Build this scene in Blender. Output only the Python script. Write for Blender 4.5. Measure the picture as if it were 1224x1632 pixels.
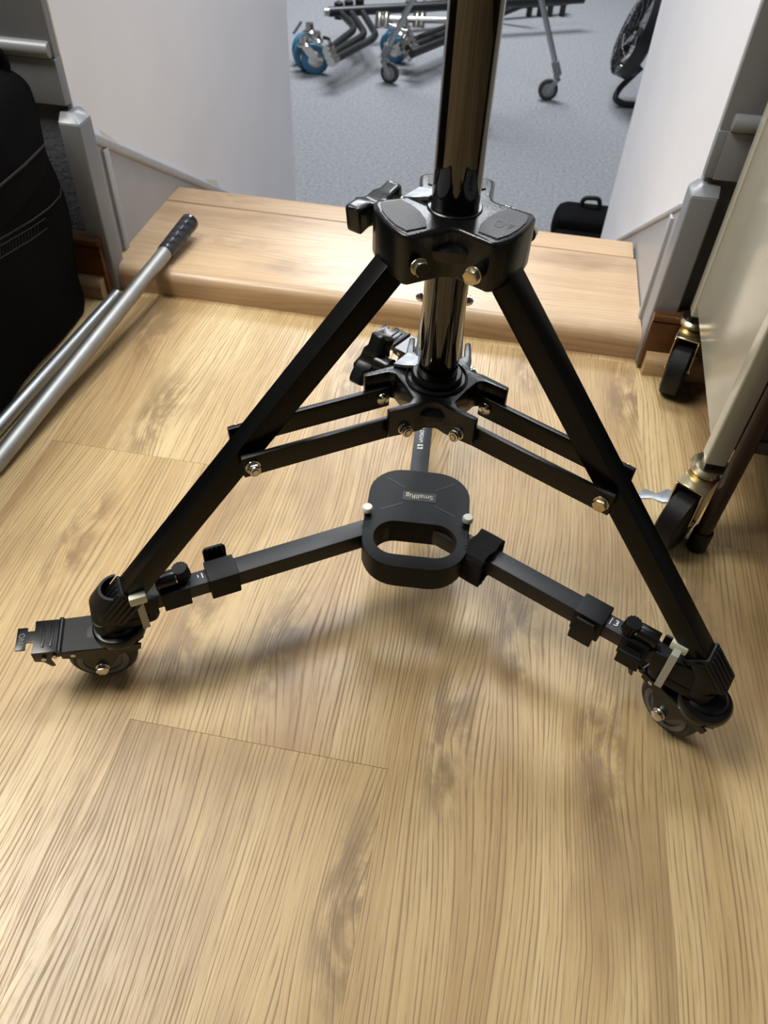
import bpy, bmesh, math, random
from mathutils import Vector, Matrix
random.seed(7)
R = math.radians
for o in list(bpy.data.objects): bpy.data.objects.remove(o)
scene = bpy.context.scene
COL = scene.collection

# ------------------------------------------------------------------ camera
IMG_W, IMG_H, FPX = 1224.0, 1632.0, 1220.86
PITCH, ROLL, YAW, CAM_H = .817039, .054497, .144783, .76
fw = Vector((-math.sin(YAW)*math.cos(PITCH), math.cos(YAW)*math.cos(PITCH), -math.sin(PITCH)))
rt0 = Vector((math.cos(YAW), math.sin(YAW), 0)); up0 = rt0.cross(fw)
rt = math.cos(ROLL)*rt0 + math.sin(ROLL)*up0
up = -math.sin(ROLL)*rt0 + math.cos(ROLL)*up0
cd = bpy.data.cameras.new('camera'); cam = bpy.data.objects.new('camera', cd); COL.objects.link(cam)
cam.matrix_world = Matrix(((rt.x, up.x, -fw.x, 0), (rt.y, up.y, -fw.y, 0), (rt.z, up.z, -fw.z, CAM_H), (0, 0, 0, 1)))
cd.sensor_fit = 'HORIZONTAL'; cd.sensor_width = 36.0; cd.lens = 36.0*FPX/IMG_W
cd.clip_start = .02; cd.clip_end = 60
cd.dof.use_dof = True; cd.dof.focus_distance = .72; cd.dof.aperture_fstop = 14
scene.camera = cam

def ray(px, py):
    return (px-IMG_W/2)/FPX*rt - (py-IMG_H/2)/FPX*up + fw
def onz(px, py, z):
    d = ray(px, py); return Vector((0, 0, CAM_H)) + d*((z-CAM_H)/d.z)
def onx(px, py, x):
    d = ray(px, py); return Vector((0, 0, CAM_H)) + d*(x/d.x)
def ony(px, py, y):
    d = ray(px, py); return Vector((0, 0, CAM_H)) + d*(y/d.y)

# ------------------------------------------------------------------ light
world = bpy.data.worlds.new('world'); scene.world = world; world.use_nodes = True
bg = world.node_tree.nodes['Background']; bg.inputs[0].default_value = (.93, .96, 1, 1); bg.inputs[1].default_value = .11
def area(name, loc, rot, sx, sy, power, color):
    l = bpy.data.lights.new(name, 'AREA'); l.shape = 'RECTANGLE'; l.size = sx; l.size_y = sy; l.energy = power; l.color = color
    o = bpy.data.objects.new(name, l); COL.objects.link(o); o.location = loc; o.rotation_euler = rot
    return o
area('ceiling_or_fill_light', (-1.45, .55, 2.35), (0, 0, 0), 1.2, .9, 60, (1, .98, .91))
area('ceiling_or_fill_light', (-.22, 1.9, 2.45), (0, 0, 0), .6, .6, 28, (.90, .95, 1))  # fill lamp added over the stairs to brighten the stairwell walls
area('ceiling_or_fill_light', (-.8, 4.6, 2.5), (0, 0, 0), 1.8, 1.2, 125, (.92, .96, 1))
scene.view_settings.view_transform = 'Standard'; scene.view_settings.look = 'None'
scene.view_settings.gamma = 1; scene.view_settings.use_curve_mapping = False
scene.view_settings.exposure = .30

# ------------------------------------------------------------------ materials
def nt(name):
    m = bpy.data.materials.new(name); m.use_nodes = True
    n = m.node_tree.nodes; l = m.node_tree.links
    return m, n, l, n['Principled BSDF']
def math_node(n, l, op, a, b=None, c=None):
    q = n.new('ShaderNodeMath'); q.operation = op
    for i, v in enumerate((a, b, c)):
        if v is None: continue
        if isinstance(v, (int, float)): q.inputs[i].default_value = v
        else: l.new(v, q.inputs[i])
    return q.outputs[0]
def simple(name, col, rough=.5, metal=0, ior=1.5, spec=.5, bump=0, bscale=200, vary=0, vscale=8, emit=0, coat=0):
    m, n, l, p = nt(name)
    p.inputs['Base Color'].default_value = (*col, 1); p.inputs['Roughness'].default_value = rough
    p.inputs['Metallic'].default_value = metal; p.inputs['IOR'].default_value = ior
    p.inputs['Specular IOR Level'].default_value = spec
    if coat: p.inputs['Coat Weight'].default_value = coat; p.inputs['Coat Roughness'].default_value = .08
    tc = n.new('ShaderNodeTexCoord')
    if vary:
        ns = n.new('ShaderNodeTexNoise'); ns.inputs['Scale'].default_value = vscale; ns.inputs['Detail'].default_value = 5
        l.new(tc.outputs['Object'], ns.inputs['Vector'])
        r = n.new('ShaderNodeValToRGB')
        r.color_ramp.elements[0].position = .3; r.color_ramp.elements[1].position = .7
        r.color_ramp.elements[0].color = (*[c*(1-vary) for c in col], 1); r.color_ramp.elements[1].color = (*[min(1, c*(1+vary)) for c in col], 1)
        l.new(ns.outputs[0], r.inputs[0]); l.new(r.outputs[0], p.inputs['Base Color'])
    if bump:
        nb = n.new('ShaderNodeTexNoise'); nb.inputs['Scale'].default_value = bscale; nb.inputs['Detail'].default_value = 4
        l.new(tc.outputs['Object'], nb.inputs['Vector'])
        b = n.new('ShaderNodeBump'); b.inputs['Strength'].default_value = bump; b.inputs['Distance'].default_value = .002
        l.new(nb.outputs[0], b.inputs['Height']); l.new(b.outputs[0], p.inputs['Normal'])
    return m
def wood(name, dark, mid, light, axis=1, rough=.38, fine=1.0, pore=(.20, .11, .045), porew=.6, bump=.25, knot=.75):
    """oak print; grain runs along local axis 0 or 1"""
    m, n, l, p = nt(name)
    tc = n.new('ShaderNodeTexCoord'); sep = n.new('ShaderNodeSeparateXYZ'); l.new(tc.outputs['Object'], sep.inputs[0])
    info = n.new('ShaderNodeObjectInfo')
    u = sep.outputs[0 if axis == 1 else 1]; v = sep.outputs[1 if axis == 1 else 0]
    u = math_node(n, l, 'ADD', u, math_node(n, l, 'MULTIPLY', sep.outputs[2], .7))
    rnd = math_node(n, l, 'MULTIPLY', info.outputs['Random'], 23.0)
    def vec(a, b, c=None):
        q = n.new('ShaderNodeCombineXYZ')
        for i, s in enumerate((a, b, c)):
            if s is None: continue
            if isinstance(s, (int, float)): q.inputs[i].default_value = s
            else: l.new(s, q.inputs[i])
        return q.outputs[0]
    def mul(a, k): return math_node(n, l, 'MULTIPLY', a, k)
    def noise(vecs, scale=1, detail=3, rough_=.5):
        q = n.new('ShaderNodeTexNoise'); q.inputs['Scale'].default_value = scale; q.inputs['Detail'].default_value = detail
        q.inputs['Roughness'].default_value = rough_; l.new(vecs, q.inputs['Vector']); return q.outputs[0]
    # knots bend the grain
    vo = n.new('ShaderNodeTexVoronoi'); vo.inputs['Scale'].default_value = 1; vo.inputs['Randomness'].default_value = 1
    vo.voronoi_dimensions = '2D'; l.new(vec(math_node(n, l, 'ADD', mul(u, 6.0), rnd), math_node(n, l, 'ADD', mul(v, 1.9), rnd)), vo.inputs['Vector'])
    kd = vo.outputs['Distance']
    kn = math_node(n, l, 'POWER', math_node(n, l, 'SUBTRACT', 1.0, math_node(n, l, 'MINIMUM', mul(kd, 1.9), 1.0)), 2.0)
    w1 = math_node(n, l, 'SUBTRACT', noise(vec(mul(u, 3.0), mul(v, 1.1), rnd), 1, 2), .5)
    w2 = math_node(n, l, 'SUBTRACT', noise(vec(mul(u, 12.0), mul(v, 5.0), rnd), 1, 2), .5)
    uu = math_node(n, l, 'ADD', u, mul(w1, .075))
    uu = math_node(n, l, 'ADD', uu, mul(w2, .007))
    uu = math_node(n, l, 'ADD', uu, mul(kn, .026))
    def rng(x, a, b):
        q = n.new('ShaderNodeMapRange'); q.interpolation_type = 'SMOOTHSTEP'; q.inputs[1].default_value = a; q.inputs[2].default_value = b; l.new(x, q.inputs[0]); return q.outputs[0]
    def blend(fac, c0, col):
        q = n.new('ShaderNodeMixRGB'); l.new(fac, q.inputs[0]); l.new(c0, q.inputs[1]); q.inputs[2].default_value = (*col, 1); return q.outputs[0]
    # broad tone, darker heartwood patches, knots
    tone = noise(vec(mul(uu, 10.0), mul(v, .7), rnd), 1, 4, .55)
    tone = math_node(n, l, 'ADD', tone, mul(math_node(n, l, 'SUBTRACT', noise(vec(mul(uu, 170.0), mul(v, 2.4), rnd), 1, 2), .5), .34))
    ramp = n.new('ShaderNodeValToRGB')
    e = ramp.color_ramp.elements; e[0].position = .30; e[0].color = (*dark, 1); e[1].position = .70; e[1].color = (*light, 1)
    k = e.new(.50); k.color = (*mid, 1); l.new(tone, ramp.inputs[0])
    patch = rng(noise(vec(mul(uu, 7.0), mul(v, 2.3), math_node(n, l, 'ADD', rnd, 5.0)), 1, 4, .6), .52, .72)
    c = blend(mul(patch, .70), ramp.outputs[0], [q*.72 for q in dark])
    kmask = math_node(n, l, 'MULTIPLY', rng(kn, .25, .70), rng(noise(vec(mul(uu, 48.0), mul(v, 20.0), rnd), 1, 4, .6), .36, .60))
    c = blend(mul(kmask, knot), c, [q*.50 for q in dark])
    # late-wood lines: thin, nearly parallel, breaking up along the board
    jit = noise(vec(mul(uu, 95.0), mul(v, 1.2), rnd), 1, 2)
    ph = math_node(n, l, 'ADD', mul(uu, 2*math.pi/(.0050/fine)), mul(jit, 7.0))
    ring = math_node(n, l, 'SINE', ph)
    lines = rng(ring, .15, .95)
    brk = rng(noise(vec(mul(uu, 210.0), mul(v, 9.0), rnd), 1, 3, .6), .36, .60)
    lines = math_node(n, l, 'MULTIPLY', lines, brk)
    porm = rng(noise(vec(mul(uu, 620.0*fine), mul(v, 24.0), rnd), 1, 2, .6), .54, .70)
    amt = math_node(n, l, 'MINIMUM', math_node(n, l, 'ADD', mul(lines, porew*.9), mul(porm, porew*.45)), porew)
    mx = n.new('ShaderNodeMixRGB'); mx.blend_type = 'MIX'; mx.inputs[2].default_value = (*pore, 1)
    l.new(amt, mx.inputs[0]); l.new(c, mx.inputs[1]); l.new(mx.outputs[0], p.inputs['Base Color'])
    rr = math_node(n, l, 'ADD', mul(amt, .25), rough); l.new(rr, p.inputs['Roughness'])
    if bump:
        b = n.new('ShaderNodeBump'); b.inputs['Strength'].default_value = bump; b.inputs['Distance'].default_value = .0006; b.invert = True
        l.new(amt, b.inputs['Height']); l.new(b.outputs[0], p.inputs['Normal'])
    return m
M = {}
M['oak'] = wood('oak_laminate', (.38, .235, .105), (.52, .36, .172), (.62, .465, .245), pore=(.215, .13, .053), porew=.78, rough=.34)
M['oak_step'] = wood('oak_step', (.38, .24, .13), (.50, .335, .19), (.58, .41, .25), axis=0, porew=.32, fine=.6, bump=.1, rough=.33, knot=.25)
M['oak_trim'] = wood('oak_quadrant', (.42, .27, .14), (.50, .34, .18), (.58, .41, .23), axis=0, porew=.3)
M['brown_wood'] = wood('brown_skirting', (.075, .026, .007), (.11, .042, .012), (.15, .062, .02), axis=0, porew=.3, pore=(.03, .01, .003), rough=.3)
M['white_wall'] = simple('white_paint', (.74, .735, .76), .55, vary=.025, vscale=6, bump=.05, bscale=60)
M['grey_paint'] = simple('grey_gloss_paint', (.195, .20, .212), .35, vary=.05, vscale=9, bump=.12, bscale=55)
M['grey_light'] = simple('grey_stringer_paint', (.37, .37, .385), .4, vary=.04, vscale=10, bump=.1, bscale=70)
M['grey_rough'] = simple('grey_rough_paint', (.125, .13, .15), .5, vary=.1, vscale=20, bump=1.0, bscale=110)
M['chip'] = simple('bare_plaster', (.60, .57, .50), .9)
M['carpet'] = simple('grey_carpet', (.235, .240, .255), .95, vary=.24, vscale=85, bump=.7, bscale=300)
M['black_powder'] = simple('black_powder_coat', (.004, .0038, .0036), .30, ior=1.5, spec=.3, bump=.08, bscale=900)
M['black_leg'] = simple('black_satin_tube', (.002, .002, .002), .28, ior=1.5, spec=.18)
M['black_cast'] = simple('black_cast_metal', (.004, .004, .0042), .25, ior=1.5, spec=.45, bump=.12, bscale=500)
M['black_edge'] = simple('black_hammered_top', (.035, .035, .037), .42, ior=1.5, bump=.35, bscale=700)
M['pad'] = simple('grainy_black_pad', (.085, .085, .088), .40, ior=1.6, bump=.6, bscale=900)
M['column'] = simple('black_nickel_tube', (.004, .0036, .003), .07, ior=1.75)
M['plastic'] = simple('matt_black_plastic', (.005, .005, .0055), .48, spec=.2, bump=.05, bscale=900)
M['arm'] = simple('anodised_black', (.012, .0125, .0135), .42, spec=.4)
M['rubber'] = simple('black_rubber', (.006, .006, .006), .5, spec=.3, bump=.1, bscale=300)
M['wheel_grey'] = simple('grey_wheel_rubber', (.035, .034, .032), .6)
M['wheel_hub'] = simple('grey_wheel_hub', (.13, .135, .14), .45)
M['gloss_black'] = simple('gloss_black_steel', (.005, .005, .005), .24, ior=1.5, spec=.4)
M['chrome'] = simple('bright_steel', (.62, .60, .56), .16, metal=1)
M['brass_steel'] = simple('yellow_zinc', (.60, .52, .36), .24, metal=1)
M['zinc'] = simple('galvanised_steel', (.36, .375, .39), .5, metal=1, vary=.2, vscale=120)
M['tube_steel'] = simple('dull_steel_tube', (.34, .335, .32), .48, metal=1, vary=.08, vscale=40)
M['tube_alu'] = simple('aluminium_tube', (.38, .395, .395), .42, metal=1)
M['tape'] = simple('glossy_black_tape', (.012, .012, .015), .2)
M['white_plastic'] = simple('ivory_plastic', (.72, .71, .58), .45)
M['tie'] = simple('milky_nylon', (.62, .62, .49), .4)
M['tie_grey'] = simple('milky_nylon_grey', (.40, .41, .35), .4)
M['velcro'] = simple('black_loop_fabric', (.006, .006, .007), .95, bump=1.0, bscale=1500)
M['white_print'] = simple('white_print', (.75, .75, .75), .6)
M['print_grey'] = simple('pale_print', (.50, .46, .38), .6)
M['engrave'] = simple('engraved_line', (.004, .004, .004), .5)
M['bag'] = simple('black_nylon', (.0014, .0014, .0017), .75, spec=.06, vary=.2, vscale=40, bump=.35, bscale=900)
M['bag_trim'] = simple('black_webbing', (.007, .007, .008), .6, spec=.3, bump=.5, bscale=500)
M['cream'] = simple('cream_enamel', (.42, .405, .325), .16, ior=1.5, vary=.02)
M['brown_tube'] = simple('brown_enamel_tube', (.022, .012, .010), .35, spec=.3)
M['dark_fill'] = simple('dark_brown_fill', (.02, .014, .010), .7)  # plain dark brown; inside the trolley it stands in for shade
M['blue_rubber'] = simple('blue_wheel', (.035, .15, .26), .5)
M['bg_black'] = simple('black_tube', (.012, .012, .013), .35)
M['bg_grey'] = simple('grey_steel_leg', (.40, .41, .42), .35, metal=.8)
M['bg_greyplastic'] = simple('grey_plastic', (.20, .21, .22), .5)
M['wall_plain'] = simple('pale_wall', (.55, .55, .56), .6)
M['wall_dark'] = simple('dark_wall', (.10, .095, .09), .7)

# ------------------------------------------------------------------ mesh helpers
def V(*a): return Vector(a)
def box(bm, x0, x1, y0, y1, z0, z1):
    r = bmesh.ops.create_cube(bm, size=1)
    bmesh.ops.transform(bm, matrix=Matrix.Translation(((x0+x1)/2, (y0+y1)/2, (z0+z1)/2)) @ Matrix.Diagonal((x1-x0, y1-y0, z1-z0, 1)), verts=r['verts'])
    return r['verts']
def prism(bm, pts, z0, z1):
    lo = [bm.verts.new((x, y, z0)) for x, y in pts]; hi = [bm.verts.new((x, y, z1)) for x, y in pts]
    n = len(pts); f = [bm.faces.new(hi), bm.faces.new(lo[::-1])]
    for i in range(n): f.append(bm.faces.new((lo[i], lo[(i+1) % n], hi[(i+1) % n], hi[i])))
    bmesh.ops.recalc_face_normals(bm, faces=f)
    return lo+hi
def frame_of(d):
    d = d.normalized(); a = V(0, 0, 1) if abs(d.z) < .9 else V(1, 0, 0)
    s = d.cross(a).normalized(); return s, s.cross(d).normalized()
def tube(bm, pts, r, n=16, caps=True):
    pts = [Vector(p) for p in pts]; rings = []; s = None
    rs = r if isinstance(r, (list, tuple)) else [r]*len(pts)
    for i, p in enumerate(pts):
        d = (pts[min(i+1, len(pts)-1)]-pts[max(i-1, 0)]).normalized()
        if s is None: s, t = frame_of(d)
        else: s = (s - d*s.dot(d)).normalized()
        t = d.cross(s)
        rings.append([bm.verts.new(p + (math.cos(2*math.pi*k/n)*s + math.sin(2*math.pi*k/n)*t)*rs[i]) for k in range(n)])
    fs = []
    for a, b in zip(rings, rings[1:]):
        for k in range(n): fs.append(bm.faces.new((a[k], a[(k+1) % n], b[(k+1) % n], b[k])))
    if caps: fs += [bm.faces.new(rings[0][::-1]), bm.faces.new(rings[-1])]
    bmesh.ops.recalc_face_normals(bm, faces=fs)
    return [v for q in rings for v in q]
def cyl(bm, p0, p1, r0, r1=None, n=24, caps=True): return tube(bm, (p0, p1), [r0, r0 if r1 is None else r1], n, caps)
def lathe(bm, prof, n=32, mat=None):
    """prof: (radius, height) list, closed into a solid of revolution about z"""
    rings = []
    for r, z in prof:
        if r < 1e-6: rings.append([bm.verts.new((0, 0, z))]*n)
        else: rings.append([bm.verts.new((math.cos(2*math.pi*k/n)*r, math.sin(2*math.pi*k/n)*r, z)) for k in range(n)])
    fs = []
    for a, b in zip(rings, rings[1:]):
        for k in range(n):
            q = []
            for v in (a[k], a[(k+1) % n], b[(k+1) % n], b[k]):
                if v not in q: q.append(v)
            if len(q) > 2: fs.append(bm.faces.new(q))
    bmesh.ops.recalc_face_normals(bm, faces=fs)
    vs = list({v for q in rings for v in q})
    if mat is not None: bmesh.ops.transform(bm, matrix=mat, verts=vs)
    return vs
def bar(bm, p0, p1, w, h, side):
    """box beam from p0 to p1; w along side vector, h along the third axis"""
    p0, p1, side = Vector(p0), Vector(p1), Vector(side).normalized(); d = (p1-p0).normalized(); t = d.cross(side).normalized()
    q = [[bm.verts.new(p + side*sx*w/2 + t*sy*h/2) for sx, sy in ((-1, -1), (1, -1), (1, 1), (-1, 1))] for p in (p0, p1)]
    fs = [bm.faces.new(q[0][::-1]), bm.faces.new(q[1])]
    for k in range(4): fs.append(bm.faces.new((q[0][k], q[0][(k+1) % 4], q[1][(k+1) % 4], q[1][k])))
    bmesh.ops.recalc_face_normals(bm, faces=fs)
    return q[0]+q[1]
def bevel(bm, w, seg=2, ang=35):
    es = [e for e in bm.edges if len(e.link_faces) == 2 and e.calc_face_angle(0) > R(ang)]
    if es: bmesh.ops.bevel(bm, geom=es, offset=w, segments=seg, affect='EDGES', profile=.6, clamp_overlap=True)
def xf(bm, verts, mat): bmesh.ops.transform(bm, matrix=mat, verts=verts)
def mesh_of(name, bm, mat, ang=38):
    for f in bm.faces: f.smooth = True
    for e in bm.edges:
        if len(e.link_faces) == 2 and e.calc_face_angle(0) > R(ang): e.smooth = False
    me = bpy.data.meshes.new(name); bm.to_mesh(me); bm.free()
    me.materials.append(M[mat] if isinstance(mat, str) else mat); return me
def obj(name, bm, mat, parent=None, mw=None):
    me = mesh_of(name, bm, mat) if isinstance(bm, bmesh.types.BMesh) else bm
    o = bpy.data.objects.new(name, me); COL.objects.link(o)
    if parent is not None: o.parent = parent
    if mw is not None: o.matrix_local = mw
    return o
def tag(o, label=None, cat=None, group=None, kind=None):
    for k, v in (('label', label), ('category', cat), ('group', group), ('kind', kind)):
        if v: o[k] = v
    return o
def thing(name, label, cat, loc=(0, 0, 0), group=None, rz=0):
    o = bpy.data.objects.new(name, None); COL.objects.link(o); o.location = loc; o.rotation_euler = (0, 0, rz); o.empty_display_size = .05
    return tag(o, label, cat, group)
def struct(name, bm, mat, label=None, cat=None, parent=None):
    o = obj(name, bm, mat, parent)
    if parent is None: tag(o, label, cat, kind='structure')
    return o
def B(): return bmesh.new()
def BX(*a, bev=0, seg=2):
    bm = B(); box(bm, *a)
    if bev: bevel(bm, bev, seg)
    return bm
def text_bm(body, size, extrude=.0003, spacing=1.0):
    c = bpy.data.curves.new('lettering', 'FONT'); c.body = body; c.size = size; c.extrude = extrude; c.align_x = 'CENTER'; c.align_y = 'CENTER'; c.space_character = spacing
    o = bpy.data.objects.new('lettering', c); COL.objects.link(o)
    dg = bpy.context.evaluated_depsgraph_get(); me = bpy.data.meshes.new_from_object(o.evaluated_get(dg))
    bm = B(); bm.from_mesh(me); bpy.data.objects.remove(o); bpy.data.meshes.remove(me); bpy.data.curves.remove(c)
    return bm
def Tm(x, y, z): return Matrix.Translation((x, y, z))
def Rz(a): return Matrix.Rotation(a, 4, 'Z')
def Rx(a): return Matrix.Rotation(a, 4, 'X')
def Ry(a): return Matrix.Rotation(a, 4, 'Y')
def round_path(pts, rad, n=5):
    """polyline with its corners rounded"""
    pts = [Vector(p) for p in pts]; out = [pts[0]]
    for a, b, c in zip(pts, pts[1:], pts[2:]):
        d1 = (a-b).normalized(); d2 = (c-b).normalized(); k = min(rad, (a-b).length*.45, (c-b).length*.45)
        p, q = b+d1*k, b+d2*k
        for i in range(n+1):
            t = i/n; out.append(p*(1-t)**2 + b*2*t*(1-t) + q*t*t)
    out.append(pts[-1]); return out

# ================================================================== the setting
ZL = -.40                                        # the carpeted room lies two risers lower
WL, WR, WY = -.695, .262, 1.15                   # stairwell walls and the wall that holds the opening
fl = struct('floor', BX(-2.2, 2.2, -1.6, 1.17, -.06, -.009), 'dark_fill', 'oak laminate floor in wide boards under the tripod stand', 'floor')
seams = [-1.76, -1.47, -1.18, -.891, -.602, -.313, -.032, .25, .54, .83, 1.12]
joint0 = {-.891: 1.136, -.602: .742, -.313: .348, -.032: -.046, .25: -.44, .54: 1.14, .83: .742, -1.18: .348, -1.47: -.05, -1.76: .742}
LEN = 1.182
for a, b in zip(seams, seams[1:]):
    y = joint0.get(a, .3)
    while y > -1.5: y -= LEN
    while y < 1.15:
        y0, y1 = max(y, -1.6), min(y+LEN, 1.168)
        if y1 - y0 > .008:
            bm = BX(-(b-a)/2+.00003, (b-a)/2-.00003, .0001, y1-y0-.0001, -.009, 0, bev=.0002, seg=1)
            o = obj('floor_plank', bm, 'oak', fl); o.location = ((a+b)/2, y0, 0)
        y += LEN
st = struct('step', BX(WL, WR-.007, 1.166, 1.48, -.123, .0445-.012), 'dark_fill', 'low oak step in the opening above the carpeted room', 'step')
prof = [(1.49-.07, .033), (1.49-.07, .0452)]
def profile_prism(prof, x0, x1):
    bm = B(); v = prism(bm, prof, 0, x1-x0)
    # (y,z) profile extruded along x
    xf(bm, v, Matrix(((0, 0, 1, x0), (1, 0, 0, 0), (0, 1, 0, 0), (0, 0, 0, 1))))
    bmesh.ops.recalc_face_normals(bm, faces=bm.faces); return bm
rr = .021
fr = [(1.150+rr-rr*math.sin(t*math.pi/2/7), .045-rr+rr*math.cos(t*math.pi/2/7)) for t in range(8)]
bm = profile_prism([(1.417, .030), (1.417, .0435), (1.4155, .045)] + fr + [(1.150, .0), (1.166, 0.0), (1.166, .030)], WL+.003, WR-.012)
obj('step_board', bm, 'oak_step', st)
rb = .012
bk = [(1.49-rb+rb*math.sin(t*math.pi/2/5), .0455-rb+rb*math.cos(t*math.pi/2/5)) for t in range(6)]
bm = profile_prism([(1.419, .030), (1.419, .043), (1.421, .0455)] + bk + [(1.49, .012), (1.475, .012), (1.475, .030)], WL+.003, WR-.016)
obj('step_nosing', bm, 'oak_step', st)
bm = BX(WL, WR-.007, 1.48, 1.76, ZL, -.123-.02); obj('lower_riser', bm, 'oak_step', st)
bm = BX(WL, WR-.007, 1.47, 1.775, -.143, -.123, bev=.006); obj('lower_tread', bm, 'oak_step', st)
struct('floor_lower', BX(-6, 6, 1.70, 9, ZL-.05, ZL), 'carpet', 'grey carpet of the lower room beyond the step', 'carpet')

def slope(y): return .245 - .607*(y-1.205)
for side in ('left', 'right'):
    s = -1 if side == 'left' else 1
    X = WL if s < 0 else WR                       # face of the stairwell wall
    yend = 2.38 if s < 0 else 2.113
    out = X + s*.10
    w = struct('wall_'+side, BX(min(X, out), max(X, out), WY+.020, yend, ZL, 2.45, bev=.002, seg=1), 'white_wall',
               'white stairwell wall on the %s, running down to the carpet' % side, 'wall')
    # stringer board sloping down with the stairs
    bm = B()
    pr = [(1.18, .03), (1.18, slope(1.18)), (2.07, slope(2.07)), (2.07, ZL+.002), (1.60, ZL+.002)]
    v = prism(bm, pr, 0, .010); x0 = X if s < 0 else X-.010
    xf(bm, v, Matrix(((0, 0, 1, x0), (1, 0, 0, 0), (0, 1, 0, 0), (0, 0, 0, 1)))); bmesh.ops.recalc_face_normals(bm, faces=bm.faces); bevel(bm, .0015, 1)
    sb = tag(obj('trim_%d' % (1 if s < 0 else 2), bm, 'grey_light'), 'grey sloping stringer board on the %s stairwell wall' % side, 'trim', kind='structure')
    bm = B(); bar(bm, (X-s*.0075, 1.18, slope(1.18)-.004), (X-s*.0075, 2.07, slope(2.07)-.004), *((.016, .016) if s < 0 else (.013, .008)), (1, 0, 0)); bevel(bm, .0045 if s < 0 else .0025, 3)
    obj('cap_moulding', bm, 'grey_light', sb)
    bm = B(); box(bm, *sorted((X-s*.004, X-s*.016)), 1.206, 1.224, .03, slope(1.22)-.012); bevel(bm, .003, 2)
    obj('upright_moulding', bm, 'grey_light', sb)
    # wall around the opening, facing the camera
    fo = X + s*1.6
    fx0, fx1 = min(X, fo), max(X, fo)
    gx = (fx0, X-.004) if s < 0 else (X+.004, fx1)
    wf = struct('wall_back_'+side, BX(*gx, WY+.014, WY+.10, 0, 2.45), 'grey_rough', 'grey painted wall %s of the opening, rough below the panel' % side, 'wall')
    bx0, bx1 = (fx0, X+.001) if s < 0 else (X+.012, fx1)
    o = obj('panel_board', BX(bx0, bx1, WY, WY+.02, .310, .374, bev=.0015), 'grey_paint', wf)
    bm = B(); cyl(bm, (bx0, WY+.002, .386), (bx1-.004 if s < 0 else bx1, WY+.002, .386), .0115, n=20); bevel(bm, .004, 2); obj('dado_rail', bm, 'grey_paint', wf)
    obj('upper_panel', BX(*((fx0, X) if s < 0 else (X, fx1)), WY+.004, WY+.015, .36 if s < 0 else .312, 2.45, bev=.001), 'grey_paint', wf)
    if s > 0: obj('edge_strip', BX(X-.001, X+.0125, WY+.001, WY+.015, .312, .374, bev=.001), 'grey_paint', wf)
    # corner post
    px0, px1 = sorted((X-.013 if s < 0 else X+.027, X+.022 if s < 0 else X-.012))
    bm = B(); vs = box(bm, px0, px1, WY-.012, WY+.030, .0, .289)
    for q in vs:
        if q.co.z > .2:
            pass
    bevel(bm, .0035, 3)
    # sloped head of the post
    cp = tag(obj('trim_%d' % (3 if s < 0 else 4), bm, 'grey_paint'), 'grey corner post at the %s jamb of the opening' % side, 'trim', kind='structure')
    bm = B(); h = box(bm, px0, px1, WY-.012, WY+.030, .2885, .301)
    for q in h:
        if q.co.z > .295:
            if q.co.y < WY: q.co.y += .013
            if s < 0 and q.co.x > px1-.01: q.co.x -= .014
            if s > 0 and q.co.x < px0+.01: q.co.x += .014
    bevel(bm, .001, 1); obj('post_cap', bm, 'grey_paint', cp)
    # skirting with a quarter-round foot
    kx0, kx1 = (fx0, X+.012) if s < 0 else (X-.010, fx1)
    bm = BX(kx0, kx1, WY-.024, WY-.001, .0, .094, bev=.0015, seg=1); box(bm, kx0, kx1, WY-.024, WY+.0, .090, .105)
    sk = tag(obj('baseboard_'+side, bm, 'brown_wood'), 'dark brown skirting board along the grey wall on the %s' % side, 'skirting', kind='structure')
    bm = B(); cyl(bm, (kx0, WY-.020, .098), (kx1-.002 if s < 0 else kx1, WY-.020, .098), .0075, n=14); obj('skirting_bead', bm, 'brown_wood', sk)
    qx0, qx1 = (fx0, X+.006) if s < 0 else (X-.003, fx1)
    pr = [(WY-.024, 0), (WY-.024, .036)] + [(WY-.024-.018*math.sin(t*math.pi/2/5), .018+.018*math.cos(t*math.pi/2/5)) for t in range(6)] + [(WY-.042, 0)]
    obj('quarter_round', profile_prism(pr, qx0, qx1), 'oak_trim', sk)
    if s < 0:
        for pts in ([(160, 207), (186, 225), (193, 232), (176, 228), (165, 218)], [(212, 240), (250, 256), (246, 260), (222, 250)], [(328, 285), (345, 287), (349, 297), (336, 292)]):
            bm = B(); lo = []
            for q in pts: lo.append(bm.verts.new(onx(q[0], q[1], X+.0006)))
            f = bm.faces.new(lo); g = bmesh.ops.extrude_face_region(bm, geom=[f]); xf(bm, [e for e in g['geom'] if isinstance(e, bmesh.types.BMVert)], Tm(-.001, 0, 0))
            bmesh.ops.recalc_face_normals(bm, faces=bm.faces); obj('paint_chip', bm, 'chip', w)
# far walls of the lower room, out of the picture
struct('wall_far', BX(-6, 6, 8.9, 9.1, ZL, 2.5), 'wall_plain', 'pale far wall of the carpeted lower room', 'wall')
struct('wall_front', BX(-2.2, 2.2, -1.75, -1.6, 0, 2.5), 'wall_dark', 'dark wall behind the viewer of the tripod', 'wall')

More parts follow.
